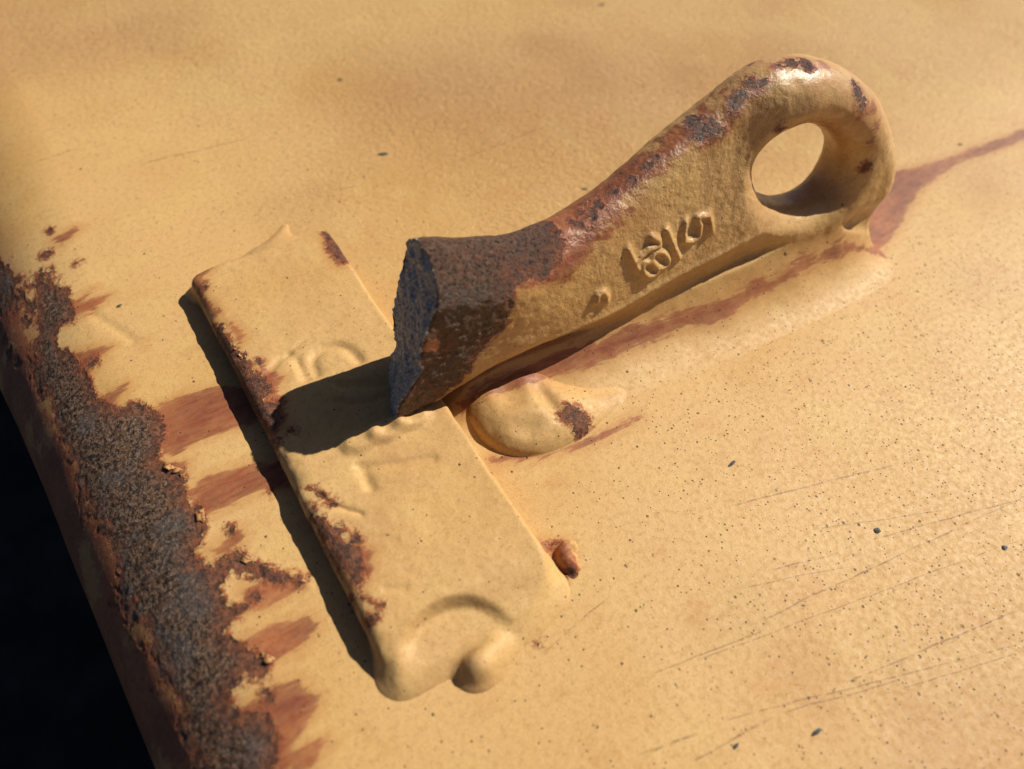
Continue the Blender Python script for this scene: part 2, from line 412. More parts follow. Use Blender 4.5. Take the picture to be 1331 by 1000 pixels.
grime_shade = 0.5 * np.exp(-(((P2 - at(560, 110)) / (60, 42)) ** 2).sum(1)) + 0.5 * np.exp(-(((P2 - at(800, 120)) / (120, 60)) ** 2).sum(1)) \
      + 0.45 * np.exp(-(((P2 - at(1240, 980)) / (50, 30)) ** 2).sum(1)) + 0.3 * smooth(0.1, 0.6, nbig) + 0.35 * np.exp(-(((P2 - at(60, 40)) / (60, 60)) ** 2).sum(1))
grime_shade = np.clip(grime_shade + 1.2 * smooth(xb(P2[:, 1]) - 18, xb(P2[:, 1]) - 30, P2[:, 0]) * smooth(330, 230, P2[:, 1]), 0, 0.95)  # dirty paint down the roll, browned further to paint in its shade
peel = np.clip(0.12 + 0.85 * smooth(150, 320, P2[:, 0] + 0.55 * P2[:, 1] + 30 * nbig) * smooth(120, 200, P2[:, 1]), 0, 1)
# height of the sheet
far = np.minimum(1, smooth(0, 25, np.maximum(P2[:, 1] - 232, 0) + np.maximum(34 - P2[:, 1], 0) + np.maximum(P2[:, 0] - 285, 0) + np.maximum(-6 - P2[:, 0], 0)))
hz = 0.55 * far * fbm(P3, 38, 3, 11)
inb = smooth(0.4, -1.2, bare + 1.2 * fbm(P3, 2.4, 3, 3))
hz = hz + inb * (-0.20 + 0.42 * fbm(P3, 2.2, 4, 21, 0.7))
# a lifted lip of paint along the torn edge, and a shallow gouge
hz += 0.10 * np.exp(-((bare - 0.9) / 0.9) ** 2) * smooth(-0.1, 0.5, fbm(P3, 5, 3, 31))
gouge = line_dist(P2, panel_pts([(120,408),(172,442)])); hz -= 0.45 * np.exp(-(gouge / 2.0) ** 2)
cr = line_dist(P2, panel_pts([(330,735),(395,755),(412,762)])); hz += 0.9 * np.exp(-(cr / 1.6) ** 2) * (0.5 + fbm(P3, 3, 3, 8))
a = np.maximum(xb(P2[:, 1]) - P2[:, 0], 0)
RB = rb(P2[:, 1]); amax = RB * math.pi / 2
ang = np.minimum(a, amax) / RB; down = np.maximum(a - amax, 0)
nx_, nz_ = -np.sin(ang), np.cos(ang)
VX = np.where(a > 0, xb(P2[:, 1]) - RB * np.sin(ang), P2[:, 0]) + nx_ * hz
VZ = -RB * (1 - np.cos(ang)) - down + nz_ * hz
nxs, nys = len(xs), len(ys)
VP = np.stack([VX, P2[:, 1], VZ], 1).reshape(nxs, nys, 3)
att = {k: v.reshape(nxs, nys) for k, v in dict(bare=bare, stain_shade=stain_shade, pit=pit, grime_shade=grime_shade, peel=peel, **tones(P3)).items()}
# the side below the roll carries on down to the ground
wall = VP[:1].repeat(4, 0).copy()
for i, z in enumerate((-620, -420, -220, -90)): wall[i, :, 2] = z
VP = np.concatenate([wall, VP], 0)
att = {k: np.concatenate([v[:1].repeat(4, 0), v], 0).ravel() for k, v in att.items()}
nxs += 4
idx = np.arange(nxs * nys).reshape(nxs, nys)
FQ = np.stack([idx[:-1, :-1], idx[1:, :-1], idx[1:, 1:], idx[:-1, 1:]], -1).reshape(-1, 4)
panel = mesh_obj('steel_panel', VP.reshape(-1, 3), FQ, M_PANEL, None, att)
tag(panel, 'tan painted steel panel with rusted rounded left edge', 'panel', kind='structure')
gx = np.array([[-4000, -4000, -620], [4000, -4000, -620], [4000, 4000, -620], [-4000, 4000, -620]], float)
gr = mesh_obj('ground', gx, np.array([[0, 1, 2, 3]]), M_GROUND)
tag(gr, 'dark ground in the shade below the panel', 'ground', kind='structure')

# ------------------------------------------------------------------ the welded plate
def grid(lo, hi, d):
    return [np.arange(l, h + d, d, dtype=np.float32) for l, h in zip(lo, hi)]
def rbox2(X, Y, x0, x1, y0, y1, r):
    qx = np.abs(X - (x0 + x1) / 2) - (x1 - x0) / 2 + r; qy = np.abs(Y - (y0 + y1) / 2) - (y1 - y0) / 2 + r
    return np.hypot(np.maximum(qx, 0), np.maximum(qy, 0)) + np.minimum(np.maximum(qx, qy), 0) - r
def ball(X, Y, Z, c, r):
    q = np.sqrt(((X - c[0]) / r[0]) ** 2 + ((Y - c[1]) / r[1]) ** 2 + ((Z - c[2]) / r[2]) ** 2)
    return (q - 1) * min(r)
D = 0.5
gxs, gys, gzs = grid((-2, 32, -1.5), (80, 246, 15.0), D)
GX, GY = np.meshgrid(gxs, gys, indexing='ij')
G2 = np.stack([GX, GY, 0 * GX], -1).astype(float)
edge_n = 0.7 * fbm(G2, 16, 3, 41) + 0.35 * fbm(G2, 4, 3, 43)
body2 = rbox2(GX, GY, 10.2, 65.6, 50.0, 220.0, 4.0) + edge_n * 0.6
body2 = -smin(-body2, -(((GX - 65.6) + (50.0 - GY)) * 0.7071 + 5.5), 5.0)
top = T_PLATE + 0.30 * fbm(G2, 30, 2, 47) + 0.14 * fbm(G2, 7, 3, 48)
GP = G2[..., :2]
def tz(pts): return ats(pts, T_PLATE)
def groove(pts, width, depth):
    global top
    d = line_dist(GP, spline(tz(pts), 8) if len(pts) > 2 else tz(pts))
    top = top - depth * np.exp(-(d / width) ** 2)
groove([(386,468),(397,490)], 1.9, 1.1)
groove([(410,485),(406,466),(424,452),(448,451),(466,468)], 2.0, 1.25)
groove([(348,484),(362,468),(374,460)], 1.4, 0.8)
groove([(372,462),(398,440),(425,432)], 0.6, 0.35)
groove([(480,607),(515,603),(562,596)], 1.8, 0.85)
groove([(468,607),(482,634)], 1.9, 1.1)
groove([(440,500),(500,498)], 1.6, 1.2); groove([(436,520),(470,522),(505,512)], 1.2, 0.9)
groove([(408,635),(432,655),(470,668)], 0.8, 0.8)
groove([(484,700),(515,702)], 0.9, 0.25); groove([(500,766),(526,765)], 1.1, 0.5)
# scallops where the thick paint has run
for q in ((470,573),(505,560),(535,545)):
    c = at(*q, T_PLATE); top += 2.0 * smooth(1.25, 0.55, np.sqrt((((GP - c) / (7.0, 4.2)) ** 2).sum(-1)))
# eroded long edge on the left
top = top - 1.1 * smooth(6.0, 0.0, GX - 10.2) * (0.55 + fbm(G2, 5, 4, 51))
# burnt-back lower end: a bowl between the two corner welds
top = top - 5.2 * smooth(66, 49, GY + 0.10 * (GX - 38))
em = np.sqrt(((GX - 29.0) / 17.5) ** 2 + ((GY - 47.5) / 16.5) ** 2)
mm_ = smooth(1.06, 0.84, em)
top = top * (1 - mm_) + (1.4 + 3.2 * smooth(46, 60, GY)) * mm_
F = np.maximum(body2[..., None], (gzs[None, None, :] - top[..., None]))
rr = np.clip(1.7 + 1.9 * smooth(24, 11, GX), 0.4, np.maximum(top, 0.5))[..., None]
qa = body2[..., None] + rr; qb = (gzs[None, None, :] - top[..., None]) + rr
F = np.hypot(np.maximum(qa, 0), np.maximum(qb, 0)) + np.minimum(np.maximum(qa, qb), 0) - rr
Fplate = F.astype(np.float32)
X3, Y3, Z3 = GX[..., None], GY[..., None], gzs[None, None, :]
ground_f = Z3 + 0.2 + 0 * X3
def weld_f(balls):
    W = None
    for c, r in balls:
        b = ball(X3, Y3, Z3, c, r); W = b if W is None else smin(W, b, 3.0)
    return W
W_left = weld_f([((15.0, 57.5, 0.8), (4.0, 4.6, 4.6)), ((14.2, 54.5, 0.0), (3.8, 3.4, 2.8)), ((22.0, 53.5, -0.8), (6, 3.4, 2.2))])
W_right = weld_f([((33.0, 44.8, 0.8), (5.2, 4.4, 5.8)), ((38.5, 46.8, 0.0), (5.0, 3.8, 4.6)), ((48.5, 50.5, -0.4), (8, 4.6, 3.6)), ((56, 52.5, -0.4), (7.0, 4.2, 3.6)), ((62.5, 58.0, -0.4), (3.4, 6, 4.2))])
ridge_w = np.hypot(line_dist(GP, spline([(28, 221.0), (38, 224.5), (46, 229.0), (54, 238.5)], 8))[..., None] / 1.7, (Z3 + 0.4) / 1.0) * 1.0 - 1.25 + 0.022 * np.maximum(GY - 226, 0)[..., None]
W_top = weld_f([((20, 219.0, 0), (8, 3.4, 6.4)), ((33, 221, 0), (9, 4.4, 5.2)), ((45, 223, -0.5), (10, 6.0, 3.6))])
def skirt(W, k): return smin(W, ground_f, k)
Fall = smin(Fplate, W_left, 3.0); Fall = smin(Fall, W_right, 3.2); Fall = smin(Fall, W_top, 3.5)
Fall = smin(Fall, ridge_w, 1.2)
near_weld = np.minimum(np.minimum(W_left, W_right), W_top)
Fk = smin(Fall, ground_f, 5.5)
kf = smooth(7.0, 1.0, near_weld)                         # the skirt forms only where there is weld metal
Fall = Fall * (1 - kf) + Fk * kf
V, FQ = surface_nets(Fall.astype(np.float32), (gxs[0], gys[0], gzs[0]), D)
V = relax(V, FQ, 2)
FQ = FQ[(V[FQ][:, :, 2] > -0.12).any(1)]
FQ = FQ[(V[FQ][:, :, 2] > -0.9).all(1)]
N = normals(V, FQ)
V = V + N * (0.10 * fbm(V, 3.0, 3, 61) + 0.05 * fbm(V, 1.2, 2, 63))[:, None]
c3 = V[FQ].mean(1)
def ev(Wf, p):
    i = [np.clip(((p[:, k] - (gxs[0], gys[0], gzs[0])[k]) / D).round().astype(int), 0, (len(gxs), len(gys), len(gzs))[k] - 1) for k in range(3)]
    return np.broadcast_to(Wf, Fplate.shape)[i[0], i[1], i[2]]
wl_, wr_, wt_, pl_ = ev(W_left, c3), ev(W_right, c3), ev(W_top, c3), ev(Fplate, c3)
lab = np.zeros(len(FQ), int)
wm = np.stack([wl_, wr_, wt_], 1); best = wm.argmin(1)
lab = np.where(pl_ > wm.min(1) - 0.3, best + 1, 0)
PLATE_BARE = [[(274,418),(292,430),(300,446),(314,464),(318,490),(302,482),(286,456)],
              [(290,450),(320,460),(330,484),(345,490),(352,506),(342,520),(364,524),(364,550),(352,562),(336,548),(315,506)],
              [(402,652),(424,678),(440,690),(450,706),(470,714),(474,744),(466,762),(450,742),(424,706)],
              [(420,298),(429,299),(442,320),(458,336),(446,342),(427,326)], [(405,634),(420,640),(436,656),(430,656)]]
PLATE_STAIN = [[(248,352),(274,349),(264,364),(263,384),(286,405),(276,410),(257,386)], [(466,708),(482,716),(480,746),(466,762),(450,730)],
               [(340,478),(366,490),(358,508),(368,520),(372,550),(352,566)], [(300,420),(318,436),(312,446)], [(600,520),(612,528),(606,534)],
               [(416,296),(432,296),(462,340),(440,346),(424,326)]]
p2 = V[:, :2]
pb = min_sd(p2, [tz(q) for q in PLATE_BARE])
for q, r in (((483,806),1.3),((336,470),1.0),((380,560),0.8),((404,668),1.2),((462,702),1.6),((412,640),1.0),((268,372),0.9),((285,425),1.2),((440,690),2.0),((470,775),0.9),((355,572),1.4),((352,585),1.0),((377,636),0.9),((495,790),0.6),((330,500),2.0),((452,780),0.8)):
    pb = np.minimum(pb, np.linalg.norm(p2 - at(*q, T_PLATE), axis=1) - r)
ps = min_sd(p2, [tz(q) for q in PLATE_STAIN])
side = smooth(6.0, 3.0, V[:, 2]) * smooth(16, 11, V[:, 0])
pa = dict(bare=pb, stain_shade=ps, pit=np.clip(0.07 + 0.06 * fbm(V, 25, 2, 71), 0.02, 1), grime_shade=np.clip(0.15 + 0.5 * fbm(V, 22, 3, 73), 0, 0.6), peel=np.full(len(V), 0.05), **tones(V))
plate = empty('welded_plate', (0, 0, 0))
tag(plate, 'flat rectangular tan plate welded to the panel with chipped rusty edge', 'plate')
split_obj(V, FQ, lab, ['plate', 'weld_bead', 'weld_bead', 'weld_bead'], [M_PLATE, M_WELD, M_WELD, M_WELD], plate, pa)

sg = grid((60, 50, -1.0), (82, 76, 6), 0.4)
sx, sy, sz = np.meshgrid(*sg, indexing='ij')
p_ = at(735, 716)
Fs = smin(ball(sx, sy, sz, (p_[0] - 1.5, p_[1] - 3.0, 0.2), (2.6, 5.0, 3.4)), ball(sx, sy, sz, (p_[0] + 1.2, p_[1] + 0.5, 0.0), (2.4, 2.2, 3.0)), 1.5)
Fs = smin(Fs, sz + 0.2, 1.2)
Vs, Fq = surface_nets(Fs.astype(np.float32), (60, 50, -1.0), 0.4); Vs = relax(Vs, Fq, 1)
Fq = Fq[(Vs[Fq][:, :, 2] > -0.1).any(1)]; Fq = Fq[(Vs[Fq][:, :, 2] > -0.8).all(1)]
Vs = Vs + normals(Vs, Fq) * (0.5 * fbm(Vs, 2.2, 3, 77))[:, None]
u, inv = np.unique(Fq, return_inverse=True); Vs = Vs[u]
o = mesh_obj('weld_spatter', Vs, inv.reshape(Fq.shape), M_WELD, plate, dict(bare=np.linalg.norm(Vs[:, :2] - (p_ + (-2.6, -7.0)), axis=1) - 1.6, stain_shade=(Vs[:, 0] - p_[0] - 0.4) * 1.2,
             pit=np.full(len(Vs), 0.1), grime_shade=np.full(len(Vs), 0.2), peel=np.full(len(Vs), 0.2), **tones(Vs)))
o['label'] = 'torn reddish scab of weld at the plate edge'

# ------------------------------------------------------------------ the broken lever with its eye
LEAN = math.radians(4.0); TWIST = math.tan(math.radians(8.0))   # the eye end leans back further than the neck
AX = np.array([.9965, -.084]); AX /= np.linalg.norm(AX); NF = np.array([AX[1], -AX[0]])   # along, towards the viewer
L0 = np.array([60.0, 133.6])
A3 = np.array([*AX, 0.0]); UP = np.array([*(-NF * math.sin(LEAN)), math.cos(LEAN)]); N3 = np.array([*(NF * math.cos(LEAN)), math.sin(LEAN)])
O3 = np.array([*L0, 0.0])
def lev(x, y, off):                                      # photo position -> (along, up) on the lever's twisted mid-plane
    r = ray(x, y); o_ = off
    for _ in range(40):
        o = O3 + o_ * N3; k = ((o - CAM) @ N3) / (r @ N3); p = CAM + k * r - o; s_, h_ = p @ A3, p @ UP
        o_ = 0.5 * o_ + 0.5 * (off - h_ * TWIST * smooth(30, 120, s_))
    return np.array([s_, h_])
def levs(px, off): return np.array([lev(x, y, off) for x, y in px])
out_top = levs([(553,322),(600,321),(640,319),(680,314),(730,294),(770,269),(815,234),(860,194),(920,144),(985,94),(1020,81),(1060,77),(1105,94),(1135,129),(1150,178),(1148,215),(1136,245),(1123,275)], 0)
outline = np.vstack([[(-22, out_top[0, 1] + 2)], out_top, [(203, 2), (150, -2), (120, 1), (100, 5), (75, 11), (48, 14), (28, 13.5), (12, 11), (0, 8.6), (-22, 8.5)]])
outline = spline(outline, 6, True)
hole_px = [(989,228),(993,254),(1006,270),(1032,278),(1060,275),(1088,257),(1105,222),(1099,193),(1072,172),(1045,171),(1018,186),(998,205)]
hole = spline(levs(hole_px, 9), 6, True)
D = 0.55
ss, ww, hh = grid((-18, -26, -16), (240, 50, 92), D)
S2, H2 = np.meshgrid(ss, hh, indexing='ij')
SH = np.stack([S2, H2], -1).astype(float)
def full_sd(P, pts):
    d = np.full(P.shape[:-1], 1e9); ins = np.zeros(P.shape[:-1], bool)
    for a_, b_ in zip(pts, np.roll(pts, -1, 0)):
        d = np.minimum(d, seg_dist(P, a_, b_))
        c = (a_[1] > P[..., 1]) != (b_[1] > P[..., 1])
        xi = (b_[0] - a_[0]) * (P[..., 1] - a_[1]) / ((b_[1] - a_[1]) or 1e-9) + a_[0]
        ins ^= c & (P[..., 0] < xi)
    return np.where(ins, -d, d)
d_out = full_sd(SH, outline); d_hole = full_sd(SH, hole)
d2 = np.maximum(d_out, -d_hole)
Tm = 13.5 - 1.5 * smooth(40, 110, S2)
ridge = levs([(560,500),(650,462),(720,432),(800,398),(860,365),(920,335),(985,302),(1040,296),(1085,284),(1118,262)], 11)
wedge = 5.0 * smooth(0, 45, H2 - np.interp(S2[:, 0], ridge[:, 0], ridge[:, 1])[:, None]) * smooth(30, 60, S2) * smooth(150, 120, S2)
ridge_h = np.interp(S2[:, 0], ridge[:, 0], ridge[:, 1])[:, None]
under = smooth(0, -14, H2 - ridge_h) * smooth(10, 30, S2) * 0.6
Rr = np.where(S2 < 130, 12.5 - 2.0 * smooth(60, 100, S2), 10.5)
Rr = Rr - 6.5 * smooth(24, 8, H2) * smooth(70, 20, S2)
W0 = ww[None, :, None]; W3 = W0 + hh[None, None, :] * TWIST * smooth(30, 120, ss)[:, None, None]
Tf = (Tm - (5.0 + 3.0 * smooth(60, 130, S2)) * under - wedge)[:, None, :]
Tb = Tm[:, None, :]
TT = np.where(W3 > 0, Tf, Tb); RR = np.minimum(Rr[:, None, :], TT - 0.3)
qa = d2[:, None, :] + RR; qb = np.abs(W3) - TT + RR
Flev = (np.hypot(np.maximum(qa, 0), np.maximum(qb, 0)) + np.minimum(np.maximum(qa, qb), 0) - RR).astype(np.float32)
# raised marks cast on the near face
def zt(pts): return levs([(790 + x / 8.87, 270 + y / 8.87) for x, y in pts], 11.5)
def ring(cx, cy, rx, ry):
    t = np.linspace(0, 2 * math.pi, 14); return [(cx + rx * math.cos(u), cy + ry * math.sin(u)) for u in t]
MARKS = [[zt([(250, 490), (290, 590), (335, 700)]), zt([(335, 610), (470, 490), (600, 440)]), zt([(520, 350), (600, 400)])],
         [zt(ring(468, 690, 85, 80)), zt(ring(590, 590, 92, 85))],
         [zt([(700, 270), (745, 400), (805, 575)])],
         [levs([(772,386),(773,379),(780,375),(785,380),(784,387)], 10.9)],
         [zt([(920, 180), (895, 280), (880, 385), (960, 388), (1045, 335), (1070, 220), (1050, 130)]), zt([(1060, 125), (1185, 95), (1192, 265)])]]
mark_d = np.stack([np.minimum.reduce([line_dist(SH, s_) for s_ in m]) for m in MARKS], -1)
md = mark_d.min(-1)
Flev = Flev - (1.6 * np.exp(-(md / 1.15) ** 2.0))[:, None, :].astype(np.float32) * (W3 > 3)
rl = line_dist(SH, ridge)
Flev = Flev - (0.7 * np.exp(-(rl / 1.3) ** 2) * smooth(20, 60, S2) * smooth(150, 120, S2))[:, None, :].astype(np.float32) * (W3 > 3)
# broken end
sf_front = np.interp(hh, [6, 11, 18, 25, 31, 35, 41, 50, 56, 66], [-12, -12, -10.5, -5.2, -1.0, -1.9, -1.0, 2.5, 5.0, 6.5])
sf_back = np.interp(hh, [4, 12, 19.5, 25, 31, 46, 54, 66], [-7.5, -3.0, 0.8, -1.0, -0.4, 3.4, 6.0, 7.5])
tw = np.clip((W3 + 12) / 24, 0, 1)
cut = sf_front[None, None, :] * tw + sf_back[None, None, :] * (1 - tw) - ss[:, None, None]
Fbar = np.maximum(Flev, cut.astype(np.float32))
# weld metal between lever and panel
Zw = (O3[2] + ss[:, None, None] * A3[2] + W0 * N3[2] + hh[None, None, :] * UP[2]).astype(np.float32)
k_s = np.interp(ss, [-18, 24, 34, 60, 110, 150, 190, 236], [0.3, 0.3, 2.5, 4.0, 6.0, 9.0, 9.0, 8.0])[:, None, None]
S_, W_ = np.meshgrid(ss, ww, indexing='ij')
wob_ = W_ + 1.1 * fbm(np.stack([S_, W_, 0 * S_], -1), 18, 3, 99)
bank_h = np.interp(S_, [6, 18, 30, 60, 90, 120, 150, 184, 200, 214], [0, 10.5, 13.0, 13.8, 14.8, 17.0, 19.5, 18.0, 9.0, 0])
bt = np.clip((wob_ - 8.0) / np.interp(S_, [20, 60, 120, 200], [26, 32, 34, 28]), 0, 1)
bank = bank_h * (1 - bt) ** 3.2 * smooth(-16, -6, W_)
Fl = smin(Fbar, ((Zw - bank[..., None] + 0.25) * 0.78).astype(np.float32), np.interp(ss, [20, 60, 120, 190, 210], [2.0, 3.5, 5.0, 7.0, 9.0])[:, None, None]).astype(np.float32)
V, FQ = surface_nets(Fl, (ss[0], ww[0], hh[0]), D)
V = relax(V, FQ, 2)
def to_world(V): return O3 + V[:, :1] * A3 + V[:, 1:2] * N3 + V[:, 2:3] * UP
zw = to_world(V)[:, 2]
FQ = FQ[(zw[FQ] > -0.15).any(1)]; FQ = FQ[(zw[FQ] > -1.2).all(1)]
def evl(A, p):
    i = [np.clip(((p[:, k] - (ss[0], ww[0], hh[0])[k]) / D).round().astype(int), 0, (len(ss), len(ww), len(hh))[k] - 1) for k in range(3)]
    return np.broadcast_to(A, Flev.shape)[i[0], i[1], i[2]], i
c3 = V[FQ].mean(1)
fb, ii = evl(Fbar, c3); fl_, _ = evl(Flev, c3); fc, _ = evl(cut, c3)
lab = np.zeros(len(FQ), int)                              # 0 shank 1 eye 2 broken face 3 weld 4.. raised marks
ecx = hole.mean(0)
lab[np.hypot(c3[:, 0] - ecx[0], c3[:, 2] - ecx[1]) < 46] = 1
lab[(c3[:, 0] < ecx[0] - 25) & (lab == 1) & (np.hypot(c3[:, 0] - ecx[0], c3[:, 2] - ecx[1]) > 36)] = 0
lab[fb > 0.55] = 3
lab[(fl_ < -0.35) & (fc > -0.6)] = 2
mk = mark_d[ii[0], ii[2]]; on = (mk.min(1) < 1.25) & (c3[:, 1] > 3) & (lab != 3)
lab[on] = 4 + mk.argmin(1)[on]
vfrac = np.zeros(len(V)); vfrac[FQ[lab == 2].ravel()] = 1
lb_px = [(545,300),(600,300),(680,298),(760,268),(792,240),(812,258),(818,272),(790,290),(762,300),(742,338),(716,362),(668,372),(665,395),(650,424),(616,460),(600,492),(550,530),(470,530),(500,400)]
ls_px = [(676,345),(690,325),(720,316),(760,298),(800,258),(835,246),(818,292),(792,312),(770,337),(736,366),(672,374)]
q2 = V[:, [0, 2]]
lb = poly_sd(q2, levs(lb_px, 12)); lb = np.where(q2[:, 0] < 2, -4, lb)
ls = poly_sd(q2, levs(ls_px, 12))
crest = -evl(d_out[:, None, :], V)[0] + 30 * smooth(0, -12, V[:, 2] - np.interp(V[:, 0], out_top[:, 0], out_top[:, 1]) + 22) 
ls = np.minimum(ls, crest - 2.6 + 11.0 * fbm(V, 10, 3, 95) + 4 * smooth(78, 104, V[:, 0]) + 5 * smooth(140, 190, V[:, 0]))
lb = np.minimum(lb, crest - 1.5 + 11.0 * fbm(V, 11, 3, 96) + 6 * smooth(50, 70, V[:, 0]))
LEVER_BARE = [(87.7, -5.6, 66.2, 1.8), (91.4, -6.1, 67.8, 1.3), (107.2, -6.2, 73.1, 3.2), (111.3, -6.1, 74.1, 2.7), (114.2, -4.4, 72.4, 1.6), (120.8, -7.8, 79.1, 2.5), (123.3, -8.6, 80.8, 2.2),
              (127.7, -9.5, 83.4, 2.2), (131.1, -8.1, 83.7, 1.4), (145.3, -11.0, 86.0, 2.6), (149.3, -9.6, 85.4, 3.0), (140.2, -10.8, 86.3, 1.4), (169.4, -3.1, 76.0, 2.4), (171.3, -1.8, 73.6, 2.9),
              (173.2, -0.5, 70.9, 2.7), (185.7, 4.8, 45.0, 1.9), (137.5, 1.5, 70.0, 2.0), (136.2, 2.0, 66.5, 1.5), (68.0, -2.9, 58.6, 1.8), (74.7, -4.1, 60.7, 1.5), (81.3, -3.9, 63.3, 1.3)]
LEVER_STAIN = [(105.5, -8.2, 73.4, 2.6), (116.7, -5.3, 74.7, 2.4), (109.5, -4.5, 71.3, 2.4), (118.5, -6.9, 77.4, 2.7), (128.1, -7.5, 82.2, 2.7), (157.2, -8.2, 83.5, 2.7), (173.6, 0.8, 68.0, 2.9),
               (179.6, -0.7, 67.4, 2.6), (183.4, 1.1, 61.5, 2.4), (182.9, 3.0, 56.5, 1.8), (137.4, -9.9, 85.9, 1.9), (150.0, -8.3, 84.8, 2.8), (136.0, 3.0, 63.0, 2.2), (65.8, 2.6, 56.0, 1.7),
               (76.9, 2.7, 57.2, 1.8), (72.4, 3.3, 56.0, 2.0), (67.5, 4.9, 54.1, 2.0)]
for x_, y_, z_, r in LEVER_BARE: lb = np.minimum(lb, np.linalg.norm(V - (x_, y_, z_), axis=1) - r)
for x_, y_, z_, r in LEVER_STAIN: ls = np.minimum(ls, np.linalg.norm(V - (x_, y_, z_), axis=1) - r)
for x_, y_, z_, r in ((1.8, 13.4, 40.0, 2.6), (3.8, 13.6, 38.5, 2.0)):          # a patch of orange scale left on the bare neck
    d_ = np.linalg.norm(V - (x_, y_, z_), axis=1) - r; lb = np.maximum(lb, -d_); ls = np.minimum(ls, d_)
WV = to_world(V)
def run_stain(vs_, vw, V):
    c_ = np.interp(vs_, [10, 50, 75, 100, 115, 130, 160, 190], [11.5, 11.8, 12.5, 13.0, 15.5, 14.0, 11.5, 10.5])
    return np.maximum(np.abs(vw - c_ + 2.0 * fbm(V, 26, 2, 109)) - np.interp(vs_, [10, 40, 75, 100, 115, 150, 200], [1.6, 2.4, 3.2, 2.0, 2.8, 1.4, 0.8]) + 2.0 * fbm(V, 9, 3, 107), 12 - vs_)
vw_ = (WV[:, 0] - L0[0]) * NF[0] + (WV[:, 1] - L0[1]) * NF[1]
offb = evl(Fbar, V)[0]
ls = np.where(offb > 0.6, np.minimum(ls, run_stain(V[:, 0], vw_, V)), ls)
lb = lb + 14 * smooth(0.5, 1.5, offb); 
N = normals(V, FQ)
wz = to_world(V)[:, 2]
onlever = smooth(1.5, 0.2, evl(Fbar, V)[0])
rough_n = (0.30 * fbm(V, 6.0, 3, 81) + 0.17 * fbm(V, 1.9, 3, 83) * smooth(165, 115, V[:, 0]) + 0.08 * fbm(V, 2.5, 2, 84)) * onlever + 0.12 * fbm(V, 6, 2, 85) * smooth(0.2, 2.0, wz)
rough_n += vfrac * (1.9 * fbm(V, 5.5, 4, 87, 0.68)) + smooth(0.5, -1.0, lb) * (0.30 * fbm(V, 1.5, 3, 89) - 0.1)
V2_ = V + N * rough_n[:, None]
hollow = np.exp(-(np.linalg.norm(V - (166, -3, 60), axis=1) / 13) ** 2) + np.exp(-(np.linalg.norm(V - (148, -2, 70), axis=1) / 9) ** 2)
onw = smooth(0.3, 1.2, offb)                              # weld metal takes the panel's paint
nb_ = fbm(WV * (1, 1, 0), 60, 3, 5)
mixw = lambda a_, b_: a_ * (1 - onw) + b_ * onw
tl, tw_ = tones(V), tones(WV * (1, 1, 0))
la = dict(bare=lb, stain_shade=ls, pit=mixw(np.clip(0.05 + 0.06 * fbm(V, 15, 2, 91), 0, 1), np.clip(0.22 + 0.16 * nb_, 0.02, 0.6)),
          grime_shade=mixw(np.clip(0.18 + 0.7 * fbm(V, 14, 3, 93) + 0.8 * hollow, 0, 0.95), 0.3 * smooth(0.1, 0.6, nb_)), peel=0.06 + 0.15 * onlever * smooth(150, 120, V[:, 0]), **{k_: mixw(tl[k_], tw_[k_]) for k_ in tl})
lever = empty('broken_lever')
lever.matrix_world = Matrix([[A3[0], N3[0], UP[0], O3[0] * MM], [A3[1], N3[1], UP[1], O3[1] * MM], [A3[2], N3[2], UP[2], O3[2] * MM], [0, 0, 0, 1]])
tag(lever, 'cast lever with round eye, snapped off at its dark rusted end', 'lever')
split_obj(V2_, FQ, lab, ['shank', 'eye', 'broken_face', 'weld_bead'] + ['raised_mark'] * 5, [M_CAST, M_CAST, M_FRAC, M_WELD] + [M_CAST] * 5, lever, la)

# ------------------------------------------------------------------ weld lump beside the plate
D = 0.5
gxs, gys, gzs = grid((60, 74, -1.5), (178, 150, 17), D)
GX, GY = np.meshgrid(gxs, gys, indexing='ij'); X3, Y3, Z3 = GX[..., None], GY[..., None], gzs[None, None, :]
L_ = ball(X3, Y3, Z3, (86, 112, 0.0), (14.5, 17, 8.6))
L_ = smin(L_, ball(X3, Y3, Z3, (98, 105, -0.3), (13.5, 11, 7.6)), 6)
L_ = smin(L_, ball(X3, Y3, Z3, (92, 126, -0.5), (18, 14, 9.6)), 6)
L_ = smin(L_, ball(X3, Y3, Z3, (110, 101, -1.6), (17, 7.5, 4.2)), 6)
for c, r in (((86, 115, 12.6), (6.0, 6.5, 5.0)), ((97, 106, 10.6), (2.6, 7, 4.0)), ((84, 100, 10.2), (6, 4, 4))): L_ = -smin(-L_, ball(X3, Y3, Z3, c, r), 3.0)
kk = 0.6 + 6.0 * smooth(-4, 24, (X3 - 100) * 0.35 + (Y3 - 104))
Fm = smin(L_, Z3 + 0.22, kk)
V, FQ = surface_nets(Fm.astype(np.float32), (gxs[0], gys[0], gzs[0]), D)
V = relax(V, FQ, 3)
FQ = FQ[(V[FQ][:, :, 2] > -0.12).any(1)]; FQ = FQ[(V[FQ][:, :, 2] > -0.9).all(1)]
N = normals(V, FQ); V = V + N * ((0.55 * fbm(V, 9, 3, 101) + 0.12 * fbm(V, 3, 3, 103)) * smooth(0.1, 2.5, V[:, 2]))[:, None]
mb = poly_sd(V[:, :2], ats([(722,545),(742,526),(770,540),(766,556),(752,562),(742,550)], 5.5))
vs_ = (V[:, 0] - L0[0]) * AX[0] + (V[:, 1] - L0[1]) * AX[1]; vw = (V[:, 0] - L0[0]) * NF[0] + (V[:, 1] - L0[1]) * NF[1]
ms = run_stain(vs_, vw, V)
u, inv = np.unique(FQ, return_inverse=True)
